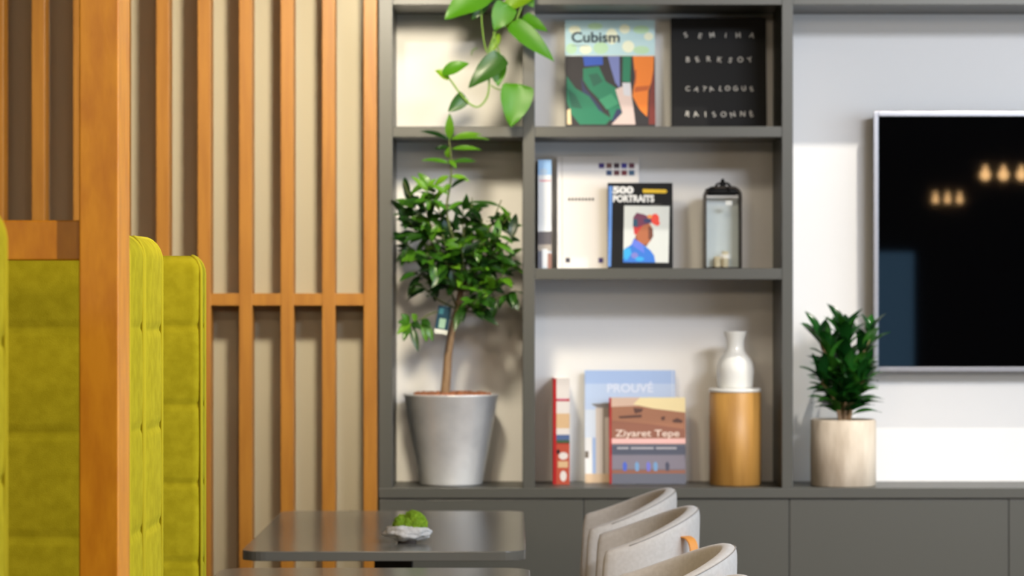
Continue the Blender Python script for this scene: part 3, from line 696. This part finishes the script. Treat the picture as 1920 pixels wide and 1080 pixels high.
# black portrait book
o, wd, ht = book(1140, 1262, 343, 500, 8.235, R(6), .028, c('cover_black2', 9, 9, 11, .65), 'black book titled 500 Portraits, standing before the white book', zrest=Z2)
def por(pts): return [((x-108)/662, (y-128)/850) for x, y in pts]
skin, skind, hair, blu, blu2 = c('skin_brown', 170, 98, 62), c('skin_deep', 108, 60, 44), c('wrap_plum', 108, 48, 78), c('jacket_blue', 48, 112, 200), c('jacket_cyan', 48, 160, 214)
sh = [(c('spine_blue', 92, 138, 206), por([(118, 160), (156, 160), (138, 960), (108, 960)])), (c('panel_grey', 206, 208, 202), por([(275, 355), (738, 360), (724, 922), (262, 918)])),
 (skind, por([(400, 600), (520, 560), (540, 700), (500, 760), (440, 740), (380, 700)])), (skin, por(blob(478, 625, 88, 118))), (skind, por([(520, 560), (566, 580), (570, 660), (545, 700), (520, 690)])),
 (c('wrap_red', 196, 48, 44), por([(366, 560), (470, 545), (400, 640), (376, 640)])), (hair, por([(362, 560), (368, 470), (402, 425), (470, 440), (560, 480), (556, 525), (470, 550), (400, 575)])), (c('wrap_teal', 24, 74, 100), por([(364, 560), (366, 490), (410, 490), (410, 560)])),
 (c('wrap_navy', 38, 52, 96), por([(470, 490), (545, 480), (550, 525), (480, 525)])), (c('wrap_scarlet', 228, 66, 50), por(blob(590, 490, 42, 55))), (c('wrap_scarlet', 0, 0, 0), por(blob(610, 530, 28, 26))),
 (c('wrap_orange', 226, 140, 70), por(blob(535, 465, 26, 20))), (blu, por([(262, 918), (268, 790), (350, 740), (372, 680), (470, 745), (540, 800), (578, 850), (590, 920)])), (c('jacket_violet', 96, 116, 210), por([(372, 680), (470, 745), (480, 830), (400, 780), (355, 750)])),
 (blu2, por([(268, 790), (330, 770), (350, 830), (300, 900), (266, 880)])), (c('jacket_mauve', 120, 120, 190), por(blob(380, 850, 35, 30))), (blu2, por(blob(430, 885, 45, 22))),
 (c('badge_yellow', 214, 176, 20), por([(465, 190), (700, 195), (716, 214), (698, 232), (465, 228)]))]
art(o, wd, ht, sh)
wt = c('title_white', 232, 230, 226)
text('500', .0255, wt, o, (.0135, -.0022, ht*(1-.122)), 'title', offset=.0014, fit=.058)
text('PORTRAITS', .0255, wt, o, (.0135, -.0022, ht*(1-.222)), 'title', offset=.0012, fit=.114)
MB().box((.105*1.1, -.0022, ht*(1-.258)), (.82*wd, -.0018, ht*(1-.252))).build('subtitle', c('print_grey', 0, 0, 0), o)

# lower row
o, wd, ht = book(1037, 1068, 710, 908, 8.235, 0, .19, c('cover_red', 168, 28, 32), 'thick book with a red edged picture spine standing upright, bottom shelf', zrest=ZK)
art(o, wd, ht, [(c('spine_pale', 214, 206, 200), rc(.2, 0, 1, .19)), (c('pink_print', 196, 90, 120), rc(.25, .19, .85, .205)), (c('spine_pale', 0, 0, 0), rc(.2, .215, 1, .33)), (c('dune', 204, 170, 130), rc(.2, .33, 1, .5)), (c('spine_pale', 0, 0, 0), rc(.2, .47, 1, .53)),
  (c('sea_blue', 78, 98, 140), rc(.2, .53, 1, .58)), (c('hedge_green', 66, 88, 60), rc(.2, .58, 1, .61)), (c('brick_red', 176, 76, 56), rc(.2, .62, 1, 1)), (c('spine_pale', 0, 0, 0), blob(.62, .73, .28, .035)), (c('dune', 0, 0, 0), rc(.3, .78, .9, .84)), (c('spine_pale', 0, 0, 0), blob(.62, .92, .2, .05)), (c('ink_dark', 0, 0, 0), rc(.22, .67, .4, .71))], 'spine_art')
o, wd, ht = book(1097, 1267, 695, 905, 8.31, R(7), .018, c('powder_blue', 158, 182, 222), 'light blue book titled Prouvé with a pale building, bottom shelf', zrest=ZK)
sh = [(c('powder_light', 180, 198, 226), rc(0, .12, 1, .35)), (c('powder_pale', 204, 214, 228), rc(0, .35, 1, .6)), (c('haze_white', 222, 222, 222), rc(0, .6, .08, 1)), (c('roof_grey', 120, 116, 116), [(.07, .30), (.4, .285), (.4, .335), (.14, .335)]), (c('column_pale', 200, 190, 182), rc(.12, .335, .2, .93)), (c('column_dark', 140, 130, 122), rc(.2, .335, .27, .92)), (c('column_pale', 0, 0, 0), rc(.22, .42, .27, .92)),
      (c('column_shadow', 110, 100, 90), rc(.0, .72, .04, .78)), (c('sand_ground', 206, 180, 150), rc(0, .92, .5, 1)), (c('fold_white', 206, 216, 232), rc(.965, 0, .975, 1))]
art(o, wd, ht, sh)
text('PROUVÉ', .033, c('title_pale', 214, 222, 240), o, (wd*.5, -.002, ht*(1-.195)), 'title', offset=.0008, align='CENTER', fit=.51*wd)
o, wd, ht = book(1143, 1286, 746, 907, 8.262, R(7), .02, c('cover_red', 0, 0, 0), 'brown and slate book titled Ziyaret Tepe, in front of the blue book', zrest=ZK)
def zy(x, y): return ((x-458)/452, (y-465)/505)
def zp(*pts): return [zy(*p) for p in pts]
sh = [(c('earth', 158, 108, 82), rc(.03, 0, 1, 1)), (c('dawn', 206, 176, 156), zp((470, 465), (910, 465), (910, 500), (470, 520))), (c('dawn_gold', 232, 214, 164), zp((640, 465), (910, 465), (910, 553), (720, 530), (600, 505))), (c('earth_dark', 88, 58, 50), zp((510, 575), (650, 565), (650, 582), (520, 588))), (c('earth_dark', 0, 0, 0), zp((600, 525), (660, 530), (650, 550), (610, 560))),
      (c('earth_dark', 0, 0, 0), zp((830, 600), (860, 585), (895, 600), (890, 615), (840, 612))), (c('earth_dark', 0, 0, 0), zp((765, 580), (790, 575), (785, 598), (768, 598))), (c('earth_mid', 138, 90, 72), zp((470, 600), (700, 620), (905, 650), (905, 700), (470, 705))), (c('haze_pink', 222, 176, 170), rc(.03, .475, 1, .535)),
      (c('slate_blue', 96, 98, 110), rc(.03, .54, 1, 1)), (c('slate_mid', 122, 116, 128), rc(.03, .67, 1, .83)), (c('slate_dark', 76, 80, 96), rc(.03, .56, 1, .66)), (c('earth_mid', 0, 0, 0), rc(.03, .84, 1, .9)), (c('slate_blue', 0, 0, 0), rc(.03, .88, 1, 1))]
for x, m_ in ((548, 'fig_blue'), (620, 'fig_cyan'), (688, 'fig_violet'), (730, 'fig_cyan'), (800, 'fig_grey')):
    cc = {'fig_blue': c('fig_blue', 70, 96, 190), 'fig_cyan': c('fig_cyan', 110, 150, 190), 'fig_violet': c('fig_violet', 110, 112, 196), 'fig_grey': c('fig_grey', 70, 72, 90)}[m_]
    sh.append((cc, zp((x-12, 855), (x, 838), (x+14, 858), (x+10, 895), (x-8, 895))))
art(o, wd, ht, sh)
text('Ziyaret Tepe', .0265, c('title_cream', 226, 204, 190), o, (wd*.5, -.0022, ht*(1-.452)), 'title', offset=.00025, align='CENTER', fit=.84*wd)
mb = MB()
for k, (a, b) in enumerate(((.10, .25), (.28, .58), (.61, .88))): mb.box((a*wd, -.0022, ht*(1-.598)), (b*wd, -.0018, ht*(1-.578)))
mb.build('subtitle', c('print_pale', 170, 168, 172), o)

# ------------------------------------------------------------------ lantern jar
YJ = 8.25
jw = 35*YJ/F; jh = Z(350, YJ)-Z2; jd = .035
j = empty('glass_lantern', (X(1354.5, YJ), YJ, Z2), label='arched glass lantern with dark metal edges and a black ribbon bow, middle shelf', cat='lantern')
def arch(w_, h_, r, n=10):
    out = [(-w_, 0), (w_, 0)]
    for k in range(n+1):
        a = PI/2*k/n; out.append((w_-r+r*math.cos(a), h_-r+r*math.sin(a)))
    for k in range(n+1):
        a = PI/2+PI/2*k/n; out.append((-w_+r+r*math.cos(a), h_-r+r*math.sin(a)))
    return out
A = arch(jw, jh, .026); B_ = arch(jw-.0055, jh-.010, .022); n = len(A); mb = MB()
for s in (-jd, jd):
    vs = [(x, s, z) for x, z in A]+[(x, s, z+.004) for x, z in B_]+[(x, s-.004*(1 if s > 0 else -1), z) for x, z in A]+[(x, s-.004*(1 if s > 0 else -1), z+.004) for x, z in B_]
    fs = []
    for k in range(n):
        q_ = (k+1) % n; fs += [(k, q_, n+q_, n+k), (2*n+k, 3*n+k, 3*n+q_, 2*n+q_), (k, 2*n+k, 2*n+q_, q_), (n+k, n+q_, 3*n+q_, 3*n+k)]
    mb.add(vs, fs)
# top strap joining the two arches, base plate
tp2 = A[2:]
vs = [(x, s, z) for s in (-jd+.004, jd-.004) for x, z in tp2]+[(x*.96, s, z-.002) for s in (-jd+.004, jd-.004) for x, z in tp2]; m_ = len(tp2)
mb.add(vs, [(k, k+1, m_+k+1, m_+k) for k in range(m_-1)]+[(2*m_+k, 3*m_+k, 3*m_+k+1, 2*m_+k+1) for k in range(m_-1)])
mb.box((-jw, -jd, 0), (jw, jd, .004))
mb.build('frame', c('bronze_dark', 46, 38, 28), j)
MB().box((-jw+.005, -jd+.001, .005), (jw-.005, -jd+.003, jh-.035)).build('front_pane', M['glass'], j)
MB().box((-jw+.005, jd-.0065, .005), (jw-.005, jd-.0045, jh-.030)).build('frosted_pane', c('frosted_pane', 246, 250, 250, .25), j)
for cx_, cz_, hh_ in ((.008, .004, .044), (-.014, .004, .030)):
    MB().lathe([(.0095, 0), (.0100, .001), (.0100, hh_-.002), (.008, hh_), (.001, hh_-.001)], (cx_, .004, cz_), 20).build('candle', c('candle_wax', 246, 226, 190), j, smooth=True)
MB().box((.006, -jd-.0004, jh-.052), (.024, -jd+.0006, jh-.040)).build('painted_glint', c('glint_white', 240, 240, 232), j)  # white patch painted as a reflection on the glass
for s in (-1, 1):
    a, b = sorted((s*(jw-.003), s*(jw-.001))); MB().box((a, -jd+.004, .005), (b, jd-.004, jh-.03)).build('side_pane', M['glass'], j)
rb = MB(); rk = c('ribbon_black', 12, 11, 10, .6)
for s in (-1, 1):
    loop = smooth_curve([(0, -.01, jh+.004), (s*.006, -.016, jh+.008), (s*.014, -.018, jh+.007), (s*.020, -.018, jh+.000), (s*.010, -.014, jh-.002), (0, -.01, jh+.004)], 5)
    rb.tube(loop, [.0035]*len(loop), 6)
rb.tube(smooth_curve([(0, -.012, jh+.002), (-.02, -.03, jh-.004), (-.035, -.04, jh-.006), (-.050, -.042, jh-.010)], 5), .0022, 6)
rb.tube(smooth_curve([(0, -.012, jh+.002), (.012, -.036, jh-.004), (.018, -.037, jh-.014)], 5), .0022, 6)
rb.lathe([(.001, -.008), (.007, -.005), (.009, .002), (.006, .009), (.004, .016), (.001, .018)], (0, -.012, jh+.004), 12)
rb.build('ribbon_bow', rk, j, smooth=True)
MB().box((-jw*.86, -.03, jh-.024), (jw*.86, .03, jh-.004)).build('cap', rk, j, bevel=.008, seg=3, smooth=True)
text('THE', .016, c('title_white', 0, 0, 0), j, (.004, -jd-.0008, .028), 'lettering', offset=.0003, align='CENTER')

# ------------------------------------------------------------------ wooden canister and vase
YC = 8.235; cr_ = 48.5*YC/F; ch_ = Z(735, YC)-ZK
cn = empty('wooden_canister', (X(1378.5, YC), YC, ZK), label='round honey coloured wooden canister with a white lid, bottom shelf', cat='canister')
MB().lathe([(cr_-.003, 0), (cr_, .003), (cr_, ch_-.001), (cr_-.002, ch_)], n=64).build('body', M['gold'], cn, smooth=True, bevel=0)
MB().lathe([(cr_-.001, ch_+.0003), (cr_+.001, ch_+.002), (cr_+.001, ch_+.009), (cr_-.002, ch_+.011), (.001, ch_+.0112)], n=64, cap1=False).build('lid', M['ceramic'], cn, smooth=True)
zl = ZK+ch_+.0115
def vz(py): return Z(py, YC)-zl
k = YC/F
prof = [(33, 726.5), (33.5, 722), (34.5, 710), (35.3, 697), (34, 684), (29, 673), (22, 665), (18, 658), (16.5, 650), (17, 641), (19, 632), (21.5, 624), (22, 622)]
va = empty('ceramic_vase', (X(1378.5, YC), YC, zl), label='white glossy ceramic vase with a round belly standing on the wooden canister', cat='vase')
pp = [(r*k, max(0, vz(y))) for r, y in prof]; pp = [(pp[0][0]-.003, 0)]+[(r, z+.0008) for r, z in pp]+[(20*k, vz(622)), (14*k, vz(650)), (14*k, vz(660))]
MB().lathe(pp, n=64, cap1=True).build('body', M['ceramic'], va, smooth=True, sub=0)

# ------------------------------------------------------------------ moss bowl
YM = 6.68
mo = empty('moss_bowl', (X(763, YM), YM, .75), label='small rough white stone bowl filled with bright green moss on the table', cat='ornament')
def lump(name, rx, ry, rz, cz, amp, fr_, m_, seed, parent, lowcut=None, cx=0, cy=0, sub=4):
    bm = bmesh.new(); bmesh.ops.create_icosphere(bm, subdivisions=sub, radius=1)
    for v_ in bm.verts:
        p = v_.co.copy(); d = 1+amp*noise.fractal(p*fr_+Vector((seed, 0, 0)), 1, 2, 4)
        q = Vector((p.x*rx, p.y*ry, p.z*rz))*d
        q.z += cz; q.x += cx; q.y += cy
        if lowcut is not None and q.z < lowcut: q.z = lowcut
        v_.co = q
    me = bpy.data.meshes.new(name); bm.to_mesh(me); bm.free(); me.materials.append(m_)
    for p in me.polygons: p.use_smooth = True
    o_ = bpy.data.objects.new(name, me); COL.objects.link(o_); o_.parent = parent; return o_
s = YM/F
lump('bowl', 45*s, .040, .0195, .0235, .22, 2.1, M['bowl'], 3, mo, lowcut=.005)
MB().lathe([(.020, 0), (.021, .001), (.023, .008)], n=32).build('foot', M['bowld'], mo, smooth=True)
bm_ = bmesh.new()
rnd = random.Random(9)
for (x, y, z, r) in ((-.012, -.008, .044, .014), (.004, -.012, .043, .013), (.018, -.006, .047, .019), (.030, 0, .042, .012), (.012, .008, .050, .018), (-.010, .010, .046, .014), (.024, .008, .048, .014), (-.020, 0, .040, .009), (.013, -.004, .056, .011)):
    t_ = bmesh.new(); bmesh.ops.create_icosphere(t_, subdivisions=5, radius=1)
    for v_ in t_.verts:
        p = v_.co.copy(); d = 1+.16*noise.fractal(p*3.5+Vector((x*900, y*700, 0)), 1, 2, 5)+.06*noise.noise(p*16)
        v_.co = Vector((x*1.12, y, .040+(z-.040)*1.15))+p*r*d*1.13
    me = bpy.data.meshes.new('t'); t_.to_mesh(me); t_.free(); bm_.from_mesh(me); bpy.data.meshes.remove(me)
me = bpy.data.meshes.new('moss'); bm_.to_mesh(me); bm_.free(); me.materials.append(M['moss'])
for p in me.polygons: p.use_smooth = True
q = bpy.data.objects.new('moss', me); COL.objects.link(q); q.parent = mo
